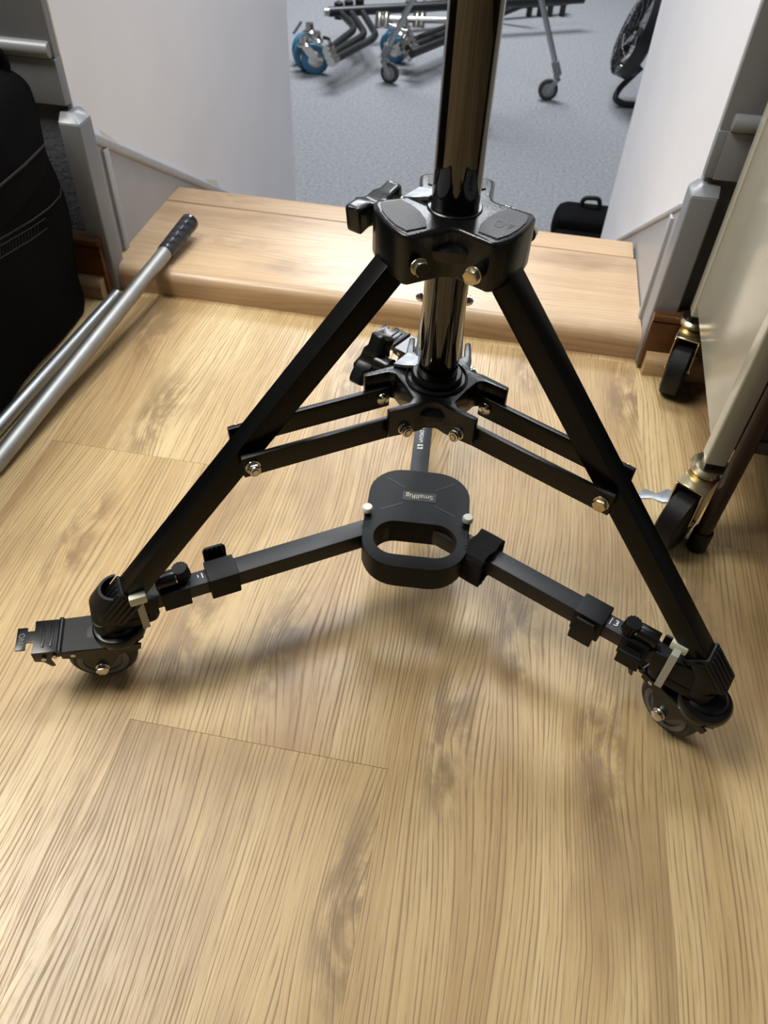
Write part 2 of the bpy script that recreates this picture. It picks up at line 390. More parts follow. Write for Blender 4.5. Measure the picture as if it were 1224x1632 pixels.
# ================================================================== tripod stand
PX, PY = -.0440, .604
TH = {'L': R(-145.7), 'R': R(-25.7), 'B': R(94.3)}
KEYS = ('L', 'R', 'B')
tri = thing('tripod_stand', 'black steel tripod stand with a thick glossy centre column, standing on the dolly', 'tripod stand', (PX, PY, 0))
bm = B(); lathe(bm, [(0, .262), (.0185, .262), (.0195, .264), (.0195, 1.45), (0, 1.45)], 64)
obj('column', bm, 'column', tri)
def polar_poly(per_leg):
    """per_leg(k): list of (r, off) around each leg, plus (r,'mid') between legs"""
    out = []
    for k in ('B', 'L', 'R'):                        # counter-clockwise
        t = TH[k]
        for r, off in per_leg:
            if off == 'mid': out.append((math.cos(t+R(60))*r, math.sin(t+R(60))*r))
            elif isinstance(off, tuple): out.append((math.cos(t+R(off[0]))*r, math.sin(t+R(off[0]))*r))
            else: out.append((math.cos(t)*r-math.sin(t)*off, math.sin(t)*r+math.cos(t)*off))
    return out
# upper casting that carries the legs
bm = B()
prism(bm, polar_poly([(.0555, -.0325), (.0595, -.0275), (.0625, -.0145), (.0635, 0), (.0625, .0145), (.0595, .0275), (.0555, .0325), (.0445, (44,)), (.0385, (52,)), (.0365, 'mid'), (.0385, (68,)), (.0445, (76,))]), .4375, .480)
bevel(bm, .0035, 3, 50)
cast = obj('leg_casting', bm, 'black_cast', tri)
bm = B(); lathe(bm, [(.0195, .4795), (.0228, .4795), (.0228, .4808), (.0218, .4816), (.0195, .4816)], 48); obj('collar_ring', bm, 'black_cast', cast)
for k in KEYS:
    bm = B()
    a = [(.033+.004*math.cos(t*math.pi/2/4), -.024+.0) for t in range(1)]
    pts = [(.0545, -.0250), (.0585, -.0135), (.0595, 0), (.0585, .0135), (.0545, .0250), (.037, .0245), (.0325, .014), (.0310, 0), (.0325, -.014), (.037, -.0245)]
    prism(bm, pts, .4788, .4812); bevel(bm, .0008, 2)
    obj('grained_pad', bm, 'pad', cast, Rz(TH[k]))
    # lens shaped rib on the wall between two legs
    bm = B(); n = 10
    top = [bm.verts.new((.039+.009*math.sin(math.pi*i/n), -.024+.048*i/n, .462+.003*math.sin(math.pi*i/n))) for i in range(n+1)]
    low = [bm.verts.new((.039+.006*math.sin(math.pi*i/n), -.024+.048*i/n, .460-.006*math.sin(math.pi*i/n))) for i in range(n+1)]
    bk_ = [bm.verts.new((.033, -.024+.048*i/n, .4685)) for i in range(n+1)]
    for i in range(n):
        for A_, B_ in ((top, low), (low, bk_), (bk_, top)): bm.faces.new((A_[i], A_[i+1], B_[i+1], B_[i]))
    bmesh.ops.recalc_face_normals(bm, faces=bm.faces)
    obj('web_rib', bm, 'black_cast', cast, Rz(TH[k]+R(60)))
def hex_bolt(head_r, head_h, washer=True, dome=False, nut=False):
    """axis +z, base at z=0"""
    bm = B()
    if washer: lathe(bm, [(0, 0), (head_r*1.12, 0), (head_r*1.12, .0012), (0, .0012)], 20)
    v = prism(bm, [(math.cos(R(60*i))*head_r, math.sin(R(60*i))*head_r) for i in range(6)], .0012, .0012+head_h)
    bevel(bm, .0008, 2)
    if nut:
        lathe(bm, [(head_r*.82, head_h), (head_r*.80, head_h+.0035), (head_r*.55, head_h+.0040), (head_r*.5, head_h+.0025), (0, head_h+.0025)], 20)
        lathe(bm, [(0, head_h), (head_r*.46, head_h), (head_r*.46, head_h+.0048), (0, head_h+.0052)], 16)
    return bm
ME = {}
ME['bolt'] = mesh_of('hex_bolt', hex_bolt(.0066, .0052), 'brass_steel'); ME['nut'] = mesh_of('lock_nut', hex_bolt(.0064, .0045, nut=True), 'chrome')
ME['axle'] = mesh_of('axle_bolt', hex_bolt(.0066, .0052), 'chrome')
bm = B(); lathe(bm, [(0, .0035), (.004, .0032), (.0065, .0018), (.007, 0), (0, 0)], 24); ME['rivet'] = mesh_of('dome_rivet', bm, 'chrome')
def side_at(r, z, off, s):
    """bolt pose in a leg frame: axis along +/- tangential"""
    return Tm(r, off*s, z) @ Rx(R(-90*s))
bm = B(); cyl(bm, (0, 0, 0), (0, 0, .012), .0055, n=20); ME['spacer'] = mesh_of('bolt_spacer', bm, 'black_cast')
for k in KEYS:
    for s in (-1, 1):
        near = (k == 'L' and s > 0) or (k == 'R' and s < 0) or (k == 'B' and s > 0)
        m4 = Rz(TH[k]) @ side_at(.048, .4560, .0320, s)
        obj('bolt_spacer', ME['spacer'], None, cast, m4)
        obj('hex_bolt' if near else 'lock_nut', ME['bolt' if near else 'nut'], None, cast, m4 @ Tm(0, 0, .0115 if k != 'L' else .0045))
# legs, square tube; outer face line z = .3665 - 1.108 (r - .134)
ld = V(1, 0, -1.108).normalized(); ln = V(1.108, 0, 1).normalized()
def leg_pt(r_outer, inset): return V(r_outer, 0, .3665-1.108*(r_outer-.134)) - ln*inset
bm = B(); bar(bm, leg_pt(.058, .011), leg_pt(.3600, .011), .0225, .0225, (0, 1, 0)); bevel(bm, .0016, 2)
ME['leg'] = mesh_of('leg', bm, 'black_leg')
bm = B(); bar(bm, leg_pt(.3340, .011), leg_pt(.3630, .011), .0275, .0275, (0, 1, 0)); bevel(bm, .002, 2); ME['tip'] = mesh_of('rubber_tip', bm, 'rubber')
for k in KEYS:
    lg = obj('leg', ME['leg'], None, tri, Rz(TH[k]))
    tp = obj('rubber_tip', ME['tip'], None, lg)
    if k != 'B':
        for i in range(4):
            for face in range(3):
                bm = B(); u = -.0095+.0063*i
                p, q = leg_pt(.3365, .011), leg_pt(.3600, .011)
                if face < 2:
                    sd = -1 if face == 0 else 1; sh = V(0, sd*.0140, 0)+ln*u; bar(bm, p+sh, q+sh, .0016, .0036, (0, 1, 0))
                else:
                    sh = V(0, u, 0)+ln*.0140; bar(bm, p+sh, q+sh, .0036, .0016, (0, 1, 0))
                bevel(bm, .0004, 1); obj('tip_rib', bm, 'black_powder', lg)
# lower hub
bm = B()
prism(bm, polar_poly([(.0635, -.0315), (.0640, -.0258), (.040, -.0250), (.0345, -.020), (.0335, 0), (.0345, .020), (.040, .0250), (.0640, .0258), (.0635, .0315), (.047, (45,)), (.040, (52,)), (.038, 'mid'), (.040, (68,)), (.047, (75,))]), .279, .3105)
bevel(bm, .0018, 2, 40)
hub = obj('brace_hub', bm, 'black_cast', tri)
bm = B(); lathe(bm, [(.0197, .309), (.0305, .309), (.0305, .3125), (.0285, .3145), (.0275, .3120), (.0245, .3120), (.0245, .3165), (.0230, .3185), (.0197, .3185)], 48); obj('collar_ring', bm, 'black_powder', hub)
for k in KEYS:
    bm = B(); n = 10
    top = [bm.verts.new((.039+.0085*math.sin(math.pi*i/n), -.024+.048*i/n, .2975+.002*math.sin(math.pi*i/n))) for i in range(n+1)]
    low = [bm.verts.new((.039+.005*math.sin(math.pi*i/n), -.024+.048*i/n, .296-.005*math.sin(math.pi*i/n))) for i in range(n+1)]
    bk_ = [bm.verts.new((.033, -.024+.048*i/n, .3035)) for i in range(n+1)]
    for i in range(n):
        for A_, B_ in ((top, low), (low, bk_), (bk_, top)): bm.faces.new((A_[i], A_[i+1], B_[i+1], B_[i]))
    bmesh.ops.recalc_face_normals(bm, faces=bm.faces); obj('web_rib', bm, 'black_cast', hub, Rz(TH[k]+R(60)))
# flat braces in pairs
ME['brace'] = None
bm = B(); bar(bm, (.040, 0, .2845), (.203, 0, .2805), .0055, .0235, (0, 1, 0)); bevel(bm, .0016, 2); ME['brace'] = mesh_of('brace_bar', bm, 'black_powder')
bm = B(); cyl(bm, (0, 0, 0), (0, 0, .010), .006, n=16); ME['spacer2'] = mesh_of('brace_spacer', bm, 'black_powder')
for k in KEYS:
    for s in (-1, 1):
        b = obj('brace_bar', ME['brace'], None, tri, Rz(TH[k]) @ Tm(0, s*.0215, 0))
        near = (k == 'L' and s > 0) or (k == 'R' and s < 0)
        obj('bolt_spacer', ME['spacer2'], None, b, side_at(.194, .2805, -.0105, s))
        obj('hex_bolt' if (k == 'R' and near) else 'lock_nut', ME['bolt' if (k == 'R' and near) else 'nut'], None, b, side_at(.194, .2805, .0028, s))
        obj('dome_rivet', ME['rivet'], None, b, side_at(.0475, .2845, .0028, -s))
        obj('lock_nut', ME['nut'], None, hub, Rz(TH[k]) @ side_at(.047, .2865, .0312, s))
# wing knobs and their pressure plates on the back-left side
def wing_knob(z, r0, tilt, parent, L=.030):
    a = R(154.3)
    bm = B(); n = 12
    # body: S-shaped wing along tangential axis, thickness radial
    prof = []
    for i in range(n+1):
        t = -1+2*i/n
        c = .004*math.sin(t*2.2)                      # S bend
        h = .0105 + .002*abs(t) - .003*math.exp(-(t/.25)**2)
        th = .0085 if abs(t) > .35 else .0115
        prof.append((t*L, c, h, th))
    rings = []
    for y, c, h, th in prof:
        rings.append([bm.verts.new((c+sx*th, y, sz*h)) for sx, sz in ((-1, -1), (1, -1), (1, 1), (-1, 1))])
    for p, q in zip(rings, rings[1:]):
        for k in range(4): bm.faces.new((p[k], p[(k+1) % 4], q[(k+1) % 4], q[k]))
    bm.faces.new(rings[0][::-1]); bm.faces.new(rings[-1]); bmesh.ops.recalc_face_normals(bm, faces=bm.faces); bevel(bm, .0045, 3, 50)
    k = obj('wing_knob', bm, 'gloss_black', parent, Rz(a) @ Tm(r0, 0, z) @ Rx(tilt))
    bm = B(); lathe(bm, [(0, 0), (.0095, 0), (.0105, .004), (.0085, .012), (.0095, .018), (0, .018)], 24, Ry(R(-90)) @ Tm(0, 0, .006)); obj('knob_boss', bm, 'gloss_black', k)
    bm = B(); cyl(bm, (-.020, 0, 0), (-.045, 0, 0), .0042, n=14); obj('threaded_stud', bm, 'chrome', k)
wing_knob(.455, .080, R(-8), cast, .027)
wing_knob(.296, .078, R(-58), hub, .028)
for z0, par in ((.4760, cast), (.3100, hub)):
    bm = B(); v = prism(bm, [(.0205, -.0075), (.043, -.0125), (.043, .0125), (.0205, .0075)], 0, .004)
    for q in v:
        if q.co.x < .03: q.co.z += .005
    bevel(bm, .0006, 1); obj('pressure_plate', bm, 'zinc', par, Rz(R(154.3)) @ Tm(0, 0, z0))
# "40" cast into the right arm
bm = text_bm('40', .0175, .0001, 1.0)
bb = obj('size_mark', bm, 'engrave', cast, Rz(TH['R']) @ Tm(.0475, -.002, .48135) @ Rz(R(-154.3-0)))

# ================================================================== wheeled dolly
DX, DY = PX-.009, PY+.002
dol = thing('tripod_dolly', 'black folding dolly with three braked casters under the tripod stand', 'dolly', (DX, DY, 0))
ZT = .116                                              # top of the arms
# centre body with its carrying handle
def rrect(x0, x1, y0, y1, r, n=8):
    out = []
    for cx, cy, a0 in ((x1-r, y1-r, 0), (x0+r, y1-r, 90), (x0+r, y0+r, 180), (x1-r, y0+r, 270)):
        for i in range(n+1):
            a = R(a0+90*i/n); out.append((cx+r*math.cos(a), cy+r*math.sin(a)))
    return out
def holed_plate(outer, hole, z0, z1):
    bm = B()
    o = [bm.verts.new((x, y, z1)) for x, y in outer]; h = [bm.verts.new((x, y, z1)) for x, y in hole]
    es = [bm.edges.new((q[i], q[(i+1) % len(q)])) for q in (o, h) for i in range(len(q))]
    bmesh.ops.triangle_fill(bm, edges=es, use_beauty=True)
    g = bmesh.ops.extrude_face_region(bm, geom=bm.faces[:]); xf(bm, [e for e in g['geom'] if isinstance(e, bmesh.types.BMVert)], Tm(0, 0, z0-z1))
    bmesh.ops.recalc_face_normals(bm, faces=bm.faces); return bm
BODY = Tm(.004, 0, 0) @ Rz(R(4.3))
bm = holed_plate(rrect(-.0585, .0585, -.092, .0585, .040), rrect(-.0455, .0455, -.074, -.026, .0235), .096, .126)
bevel(bm, .0055, 4, 60)
body = obj('centre_body', bm, 'plastic', dol, BODY)
bm = holed_plate(rrect(-.0575, .0575, -.091, -.020, .040), rrect(-.0455, .0455, -.074, -.026, .0235), .092, .0975); obj('handle_underside', bm, 'plastic', body)
bm = B(); box(bm, -.020, .020, .008, .0225, .1255, .12635); bevel(bm, .0004, 1); obj('name_plate', bm, 'engrave', body)
bm = text_bm('SmallRig', .0098, .0001, .98); obj('lettering', bm, 'print_grey', body, Tm(0, .0155, .1265) @ Rz(math.pi))
for x0, y0, x1, y1 in ((-.040, .042, -.018, .028), (.040, .042, .018, .028), (-.042, -.010, -.018, .003), (.042, -.010, .018, .003)):
    bm = B(); bar(bm, (x0, y0, .1257), (x1, y1, .1257), .0016, .0012, V(y1-y0, x0-x1, 0)); obj('groove', bm, 'engrave', body)
for sx in (-1, 1):
    bm = B(); cyl(bm, (sx*.0565, -.0185, .112), (sx*.0565, -.0185, .131), .0042, n=16); pin = obj('button_stem', bm, 'gloss_black', body)
    bm = B(); lathe(bm, [(0, .1375), (.005, .137), (.0062, .135), (.0062, .1315), (.005, .130), (0, .130)], 24, Tm(sx*.0565, -.0185, 0)); obj('push_button', bm, 'white_plastic', body)
# arms
for k in KEYS:
    bm = B(); bar(bm, (.028, 0, ZT-.011), (.232, 0, ZT-.011), .022, .022, (0, 1, 0)); bevel(bm, .0012, 2)
    arm = obj('arm', bm, 'arm', dol, Rz(TH[k]))
    bm = B(); bar(bm, (.20, 0, ZT-.0115), (.335, 0, ZT-.0115), .0185, .0185, (0, 1, 0)); bevel(bm, .001, 2); obj('inner_tube', bm, 'arm', arm)
    # outer sleeve and its flip lever
    bm = BX(.212, .244, -.0145, .0145, ZT-.027, ZT+.0035, bev=.0015); obj('clamp_sleeve', bm, 'plastic', arm)
    bm = B(); pr = [(.216, ZT-.024), (.241, ZT-.024), (.241, ZT+.006), (.238, ZT+.0105), (.219, ZT+.0105), (.216, ZT+.006)]
    v = prism(bm, pr, 0, .0032); xf(bm, v, Matrix(((1, 0, 0, 0), (0, 0, 1, -.0275), (0, 1, 0, 0), (0, 0, 0, 1)))); bmesh.ops.recalc_face_normals(bm, faces=bm.faces)
    box(bm, .2185, .2385, -.025, -.014, ZT-.012, ZT-.006); bevel(bm, .001, 2); obj('flip_lever', bm, 'plastic', arm)
    for i in range(4):
        bm = BX(.2195+.005*i, .2215+.005*i, -.0250, -.0235, ZT-.002, ZT+.0095, bev=.0004, seg=1); obj('lever_rib', bm, 'rubber', arm)
    # inner clamp with barrel and knurled knob
    bm = BX(.265, .294, -.0130, .0130, ZT-.025, ZT+.002, bev=.0012); obj('clamp_sleeve', bm, 'plastic', arm)
    bm = B(); pr = [(.268, ZT-.024), (.2925, ZT-.024), (.2925, ZT-.004), (.268, ZT-.004)]
    v = prism(bm, pr, 0, .003); xf(bm, v, Matrix(((1, 0, 0, 0), (0, 0, 1, -.025), (0, 1, 0, 0), (0, 0, 0, 1)))); bmesh.ops.recalc_face_normals(bm, faces=bm.faces)
    box(bm, .271, .290, -.024, -.012, ZT-.014, ZT-.008); bevel(bm, .0008, 1); obj('flip_lever', bm, 'plastic', arm)
    bm = B(); cyl(bm, (.276, -.001, ZT+.009), (.297, -.001, ZT+.009), .0088, n=24); bevel(bm, .001, 2); obj('clamp_barrel', bm, 'gloss_black', arm)
    bm = B(); v = prism(bm, [((.0092 if i % 2 else .0080)*math.cos(2*math.pi*i/28), (.0092 if i % 2 else .0080)*math.sin(2*math.pi*i/28)) for i in range(28)], 0, .0155); bevel(bm, .0006, 1, 60)
    xf(bm, bm.verts[:], Tm(.2675, -.003, ZT+.0035) @ Ry(R(8))); obj('knurled_knob', bm, 'plastic', arm)
    bm = B(); lathe(bm, [(0, 0), (.0082, 0), (.0082, .0012), (0, .0012)], 20, Tm(.276, -.001, ZT+.009) @ Ry(R(-90))); obj('knob_washer', bm, 'chrome', arm)
    # foot holder at the outer end
    bm = B(); pr = rrect(.300, .366, -.0165, .0165, .010, 4); prism(bm, pr, ZT-.030, ZT-.014); box(bm, .300, .345, -.0165, -.0135, ZT-.02, ZT+.010); box(bm, .300, .345, .0135, .0165, ZT-.02, ZT+.004); bevel(bm, .0012, 2)
    foot = obj('foot_holder', bm, 'plastic', arm)
    bm = B(); n = 14; ri, ro = .0150, .0180; cx = .3490
    ins, outs = [], []
    for zz, sc in ((ZT-.022, 1), (ZT+.008, 1), (ZT+.022, .95)):
        for lst, rad in ((ins, ri*sc), (outs, ro*sc)):
            lst.append([bm.verts.new((cx+rad*math.cos(R(-100+200*i/n)) - (.015 if zz > ZT+.02 else .004 if zz > ZT else 0), rad*math.sin(R(-100+200*i/n)), zz)) for i in range(n+1)])
    for a, b in ((0, 1), (1, 2)):
        for i in range(n):
            bm.faces.new((outs[a][i], outs[a][i+1], outs[b][i+1], outs[b][i])); bm.faces.new((ins[a][i], ins[b][i], ins[b][i+1], ins[a][i+1]))
        for i in (0, n): bm.faces.new((ins[a][i], outs[a][i], outs[b][i], ins[b][i]))
    for lvl in (0, 2):
        for i in range(n): bm.faces.new((ins[lvl][i], ins[lvl][i+1], outs[lvl][i+1], outs[lvl][i]))
    bmesh.ops.recalc_face_normals(bm, faces=bm.faces); obj('end_hood', bm, 'rubber', arm)
    if k == 'R':
        bm = text_bm('3', .011, .0001); obj('scale_mark', bm, 'white_print', arm, Tm(.2535, .001, ZT-.0018) @ Rz(R(0)))
        for x, y0, y1 in ((.2475, -.004, .006), (.2605, -.003, .003)):
            bm = BX(x-.0004, x+.0004, y0, y1, ZT-.0023, ZT-.0018); obj('scale_mark', bm, 'white_print', arm)
    if k == 'L':
        for x, y0, y1 in ((.2485, -.005, .002), (.2530, -.004, .000)):
            bm = BX(x-.0005, x+.0005, y0, y1, ZT-.0023, ZT-.0018); obj('scale_mark', bm, 'white_print', arm)
    if k == 'B':
        bm = text_bm('FREE YOUR DREAM', .0072, .0001); obj('lettering', bm, 'white_print', arm, Tm(.152, .002, ZT+.0002) @ Rz(math.pi))
        bm = B()
        for pts in ([(-.0035, .0006), (-.0035, .003), (-.0022, .004), (.0035, .004), (.0035, .002), (-.0012, .002), (-.0012, .0006)],):
            prism(bm, pts, 0, .0002); prism(bm, [(-x, -y) for x, y in pts], 0, .0002)
        obj('maker_mark', bm, 'white_print', arm, Tm(.113, .002, ZT+.0001) @ Rz(R(90)))
# casters
def caster(k, swivel, stem_r=.350):
    t = TH[k]
    mw = Tm(math.cos(t)*stem_r, math.sin(t)*stem_r, 0) @ Rz(R(swivel))
    bm = B()
    lathe(bm, [(0, .092), (.008, .092), (.0085, .087), (.018, .0865), (.0205, .084), (.0195, .0815), (.0255, .0805), (.0275, .0775), (.0275, .071), (.0265, .068), (0, .068)], 40)
    c = obj('caster', bm, 'gloss_black', dol, mw)
    # flat top plate reaching out over the wheel, with turned-down sides (fork)
    bm = B(); v = prism(bm, [(-.012, -.0245), (.062, -.0215), (.062, .0215), (-.012, .0245), (-.024, .014), (-.024, -.014)], .0675, .0705)
    for s in (-1, 1):
        pr = [(-.022, .070), (.060, .070), (.060, .060), (.042, .056), (.033, .034), (.0245, .025), (.016, .034), (.004, .054), (-.020, .060)]
        q = prism(bm, pr, 0, .0025); xf(bm, q, Matrix(((1, 0, 0, 0), (0, 0, 1, s*.0215-(.00125)), (0, 1, 0, 0), (0, 0, 0, 1))))
    bmesh.ops.recalc_face_normals(bm, faces=bm.faces); bevel(bm, .0008, 1)
    obj('fork', bm, 'gloss_black', c)
    bm = B(); lathe(bm, [(.0, -.0125), (.026, -.0125), (.031, -.0125), (.0350, -.009), (.0360, -.004), (.0360, .004), (.0350, .009), (.031, .0125), (.026, .0125), (0, .0125)], 48, Tm(.0245, 0, .036) @ Rx(R(90)))
    w = obj('wheel', bm, 'wheel_grey', c)
    for s in (-1, 1):
        bm = B(); lathe(bm, [(0, .0), (.0265, .0), (.0265, .0028), (.0245, .0038), (.0205, .0032), (.0200, .0014), (.013, .0014), (.012, .0032), (0, .0032)], 40, Tm(.0245, 0, .036) @ Rx(R(90*s)) @ Tm(0, 0, .0118)); obj('wheel_disc', bm, 'wheel_hub', c)
        obj('axle_bolt', ME['axle'], None, c, Tm(.0245, -s*.0228, .036) @ Rx(R(90*s)))
    # brake pedal
    bm = B(); v = prism(bm, [(.060, -.0205), (.087, -.0205), (.087, -.008), (.094, -.008), (.094, -.013), (.104, -.013), (.104, .015), (.094, .015), (.094, .006), (.087, .006), (.087, .0205), (.060, .0205)], .0700, .0722)
    for q in v: q.co.z += (q.co.x-.060)*.06
    for s in (-1, 1):
        q = prism(bm, [(.060, .0715), (.088, .0730), (.088, .058), (.080, .056), (.074, .046), (.070, .046), (.072, .060), (.060, .062)], 0, .002); xf(bm, q, Matrix(((1, 0, 0, 0), (0, 0, 1, s*.0195-.001), (0, 1, 0, 0), (0, 0, 0, 1))))
    bmesh.ops.recalc_face_normals(bm, faces=bm.faces); bevel(bm, .0007, 2)
    p = obj('brake_pedal', bm, 'gloss_black', c)
    bm = B(); cyl(bm, (.061, -.0215, .0715), (.061, .0215, .0715), .0026, n=12); obj('hinge_bar', bm, 'gloss_black', c)
    for i in range(2):
        bm = BX(.068+.008*i, .0705+.008*i, -.014, .014, .0715, .0742+.0005*i, bev=.0008, seg=2); obj('pedal_rib', bm, 'gloss_black', c)
    for x, z in ((.048, .064), (.066, .0655), (.077, .064)):
        for s in (-1, 1):
            bm = B(); lathe(bm, [(0, 0), (.0026, 0), (.0026, .001), (.0012, .0016), (0, .001)], 14, Tm(x, s*.0205, z) @ Rx(R(-90*s)) @ Tm(0, 0, .0017)); obj('rivet', bm, 'chrome', c)
    bm = text_bm('ON', .0085, .0001); obj('pedal_mark', bm, 'wheel_hub', c, Tm(.099, .001, .0748) @ Rz(R(90)))
    return c
caster('L', -159, .343)
caster('R', 136, .362)
caster('B', 152, .374)

# things fastened round the dolly arms
def loop_tie(name, k, r, label, mat, headz, head):
    t = TH[k]; o = thing(name, label, 'cable tie', (DX+math.cos(t)*r, DY+math.sin(t)*r, 0), 'milky cable ties holding the tripod feet', t)
    w = .0075; y0, y1, z0, z1, th = -.0185, .0185, ZT-.032, headz, .0012
    s = 1 if k == 'L' else -1
    bm = B()
    for a in ((-w/2, w/2, y0-th, y0, z0, z1), (-w/2, w/2, y1, y1+th, z0, z1), (-w/2, w/2, y0-th, y1+th, z1, z1+th), (-w/2, w/2, y0-th, y1+th, z0-th, z0)): box(bm, *a)
    bevel(bm, .0003, 1); obj('strap', bm, mat, o)
    bm = BX(-.0085, .0085, -.0075+head*s, .0075+head*s, z1-.004, z1+.0075, bev=.0018); obj('tie_head', bm, 'tie', o)
loop_tie('cable_tie', 'L', .3165, 'milky cable tie with a square head at the left tripod foot', 'tie_grey', ZT+.018, .018)
loop_tie('cable_tie', 'R', .3165, 'milky grey cable tie round the right tripod foot', 'tie_grey', ZT+.022, .003)
vs = thing('fabric_strap', 'fuzzy black hook-and-loop strap wrapped round the right dolly arm', 'strap', (DX+math.cos(TH['R'])*.093, DY+math.sin(TH['R'])*.093, 0), None, TH['R'])
bm = B(); n = 28; rg = []
random.seed(3)
for i in range(n):
    a = 2*math.pi*i/n; y = .0185*max(-1, min(1, 1.25*math.cos(a))); z = ZT-.012+.0175*max(-1, min(1, 1.25*math.sin(a)))
    y -= .004 if math.cos(a) < 0 else 0
    ww = .0145+random.uniform(-.0008, .0008); x0 = -.002 if math.cos(a) < 0 else 0
    rg.append([bm.verts.new((x0-ww, y, z)), bm.verts.new((x0+ww, y, z)), bm.verts.new((x0+ww, y*1.24, ZT-.012+(z-ZT+.012)*1.26)), bm.verts.new((x0-ww, y*1.24, ZT-.012+(z-ZT+.012)*1.26))])
for i in range(n):
    p, q = rg[i], rg[(i+1) % n]
    for k in range(4): bm.faces.new((p[k], p[(k+1) % 4], q[(k+1) % 4], q[k]))
bmesh.ops.recalc_face_normals(bm, faces=bm.faces); bmesh.ops.subdivide_edges(bm, edges=bm.edges[:], cuts=2, use_grid_fill=True)
for q in bm.verts: q.co += V(random.uniform(-1, 1), random.uniform(-1, 1), random.uniform(-1, 1))*.0004
obj('strap_loop', bm, 'velcro', vs)

# ================================================================== left: tubes and bag
a = onz(0, 730, .0132); e = onz(303, 353, .074)
dirv = (e-a).normalized()
pole = thing('metal_pole', 'thick dull steel pole with black taped grip lying on the step', 'pole', (0, 0, 0))
base = a - dirv*.42; base.z = max(base.z, -.01)
g0 = onz(263, 402, .063); gl = (g0-a).length
bm = B(); cyl(bm, a-dirv*.02+V(0, 0, 0), a+dirv*(gl+.03), .0130, n=40)
pole.location = a
o = obj('tube', bm, 'tube_steel'); o.parent = pole; o.matrix_local = Tm(*(-a))
bm = B(); L = (e-a).length; prof = []
z = gl-.002
seg = 5
prof.append((0, z)); prof.append((.0146, z))
for i in range(seg):
    z0 = gl+(L-gl)*i/seg; z1 = gl+(L-gl)*(i+1)/seg; rr_ = .0150+.0003*i
    prof += [(rr_-.0005, z0+.0005), (rr_, z0+.002), (rr_+.0002, z1-.002)]
prof += [(.0158, L), (.0118, L), (.0112, L-.004), (0, L-.004)]
q = dirv.to_track_quat('Z', 'Y').to_matrix().to_4x4()
lathe(bm, prof, 40, Tm(*a) @ q); o = obj('taped_grip', bm, 'tape', pole, Tm(*(-a)))
t0 = onz(-10, 688, .0105); t1 = onz(187, 469, .0105); dv = (t1-t0).normalized()
th2 = thing('metal_tube', 'thin bright aluminium tube lying between the taped pole and the bag', 'tube', t0)
bm = B(); cyl(bm, V(0, 0, 0)-dv*.06, t1-t0, .0102, n=32); bevel(bm, .001, 2, 60); obj('tube_body', bm, 'tube_alu', th2)
for i in range(3):
    bm = B(); cyl(bm, t1-t0-dv*(.016+.005*i), t1-t0-dv*(.014+.005*i), .0105, n=32); obj('end_groove', bm, 'zinc', th2)

bagl = thing('duffel_bag', 'large black nylon bag standing against the wall on the left', 'bag', (-.87, .80, 0))
def soft_box(x0, x1, y0, y1, z0, z1, r, bulge, seed, cuts=14):
    bm = B(); box(bm, x0, x1, y0, y1, z0, z1); bmesh.ops.subdivide_edges(bm, edges=bm.edges[:], cuts=cuts, use_grid_fill=True)
    rnd = random.Random(seed); ph = [rnd.uniform(0, 6) for _ in range(6)]
    c = V((x0+x1)/2, (y0+y1)/2, (z0+z1)/2); h = V((x1-x0)/2, (y1-y0)/2, (z1-z0)/2)
    for v in bm.verts:
        d = v.co-c; inner = V(max(-h.x+r, min(h.x-r, d.x)), max(-h.y+r, min(h.y-r, d.y)), max(-h.z+r*.6, min(h.z-r, d.z)))
        off = d-inner
        if off.length > 1e-6: d = inner + off.normalized()*min(off.length, r)
        u = V(d.x/h.x, d.y/h.y, d.z/h.z)
        d.x += bulge*(1-u.y**2)*(1-u.z**2)*u.x; d.y += bulge*.6*(1-u.x**2)*(1-u.z**2)*u.y
        wv = .004*(math.sin(d.y*28+ph[0]+d.z*17)+math.sin(d.z*31+ph[1]-d.y*12))
        d.x += wv*u.x*.8; d.y += wv*u.y*.5
        v.co = c+d
    return bm
lo = V(-.87, .80, 0)
bm = soft_box(-1.06, -.695, .50, 1.098, .0005, .375, .038, .006, 2)
for v in bm.verts:
    t = max(0, (v.co.z-.02)/.36)
    v.co.y += .006*t if v.co.y > .9 else 0
    v.co.x -= .028*max(0, t-.55) if v.co.x > -.8 else 0
from mathutils.bvhtree import BVHTree
bvhs = [BVHTree.FromBMesh(bm)]
obj('bag_body', bm, 'bag', bagl, Tm(*(-lo)))
bm = soft_box(-1.07, -.690, .49, 1.098, .235, .385, .038, .006, 5)
for v in bm.verts:
    if v.co.x > -.75: v.co.z -= .10*max(0, (1.0-v.co.y))*(1 if v.co.z < .3 else .2)
    t = max(0, (v.co.z-.02)/.36); v.co.x -= .030*max(0, t-.55) if v.co.x > -.8 else 0
    v.co.y += .006*t if v.co.y > .9 else 0
bvhs.append(BVHTree.FromBMesh(bm))
obj('bag_flap', bm, 'bag', bagl, Tm(*(-lo)))
def bag_hit(px, py, lift=.0008):
    d = ray(px, py).normalized(); best = None
    for t in bvhs:
        h = t.ray_cast(V(0, 0, CAM_H), d)
        if h[0] is not None and (best is None or h[3] < best[3]): best = h
    return None if best is None else best[0] - d*lift
def dense(pxs, n=8):
    out = []
    for a, b in zip(pxs, pxs[1:]):
        out += [(a[0]+(b[0]-a[0])*i/n, a[1]+(b[1]-a[1])*i/n) for i in range(n)]
    return out+[pxs[-1]]
def side_strip(name, pxs, r, mat):
    pts = [p for p in (bag_hit(*q) for q in dense(pxs)) if p is not None]
    bm = B(); tube(bm, pts, r, 8); obj(name, bm, mat, bagl, Tm(*(-lo)))
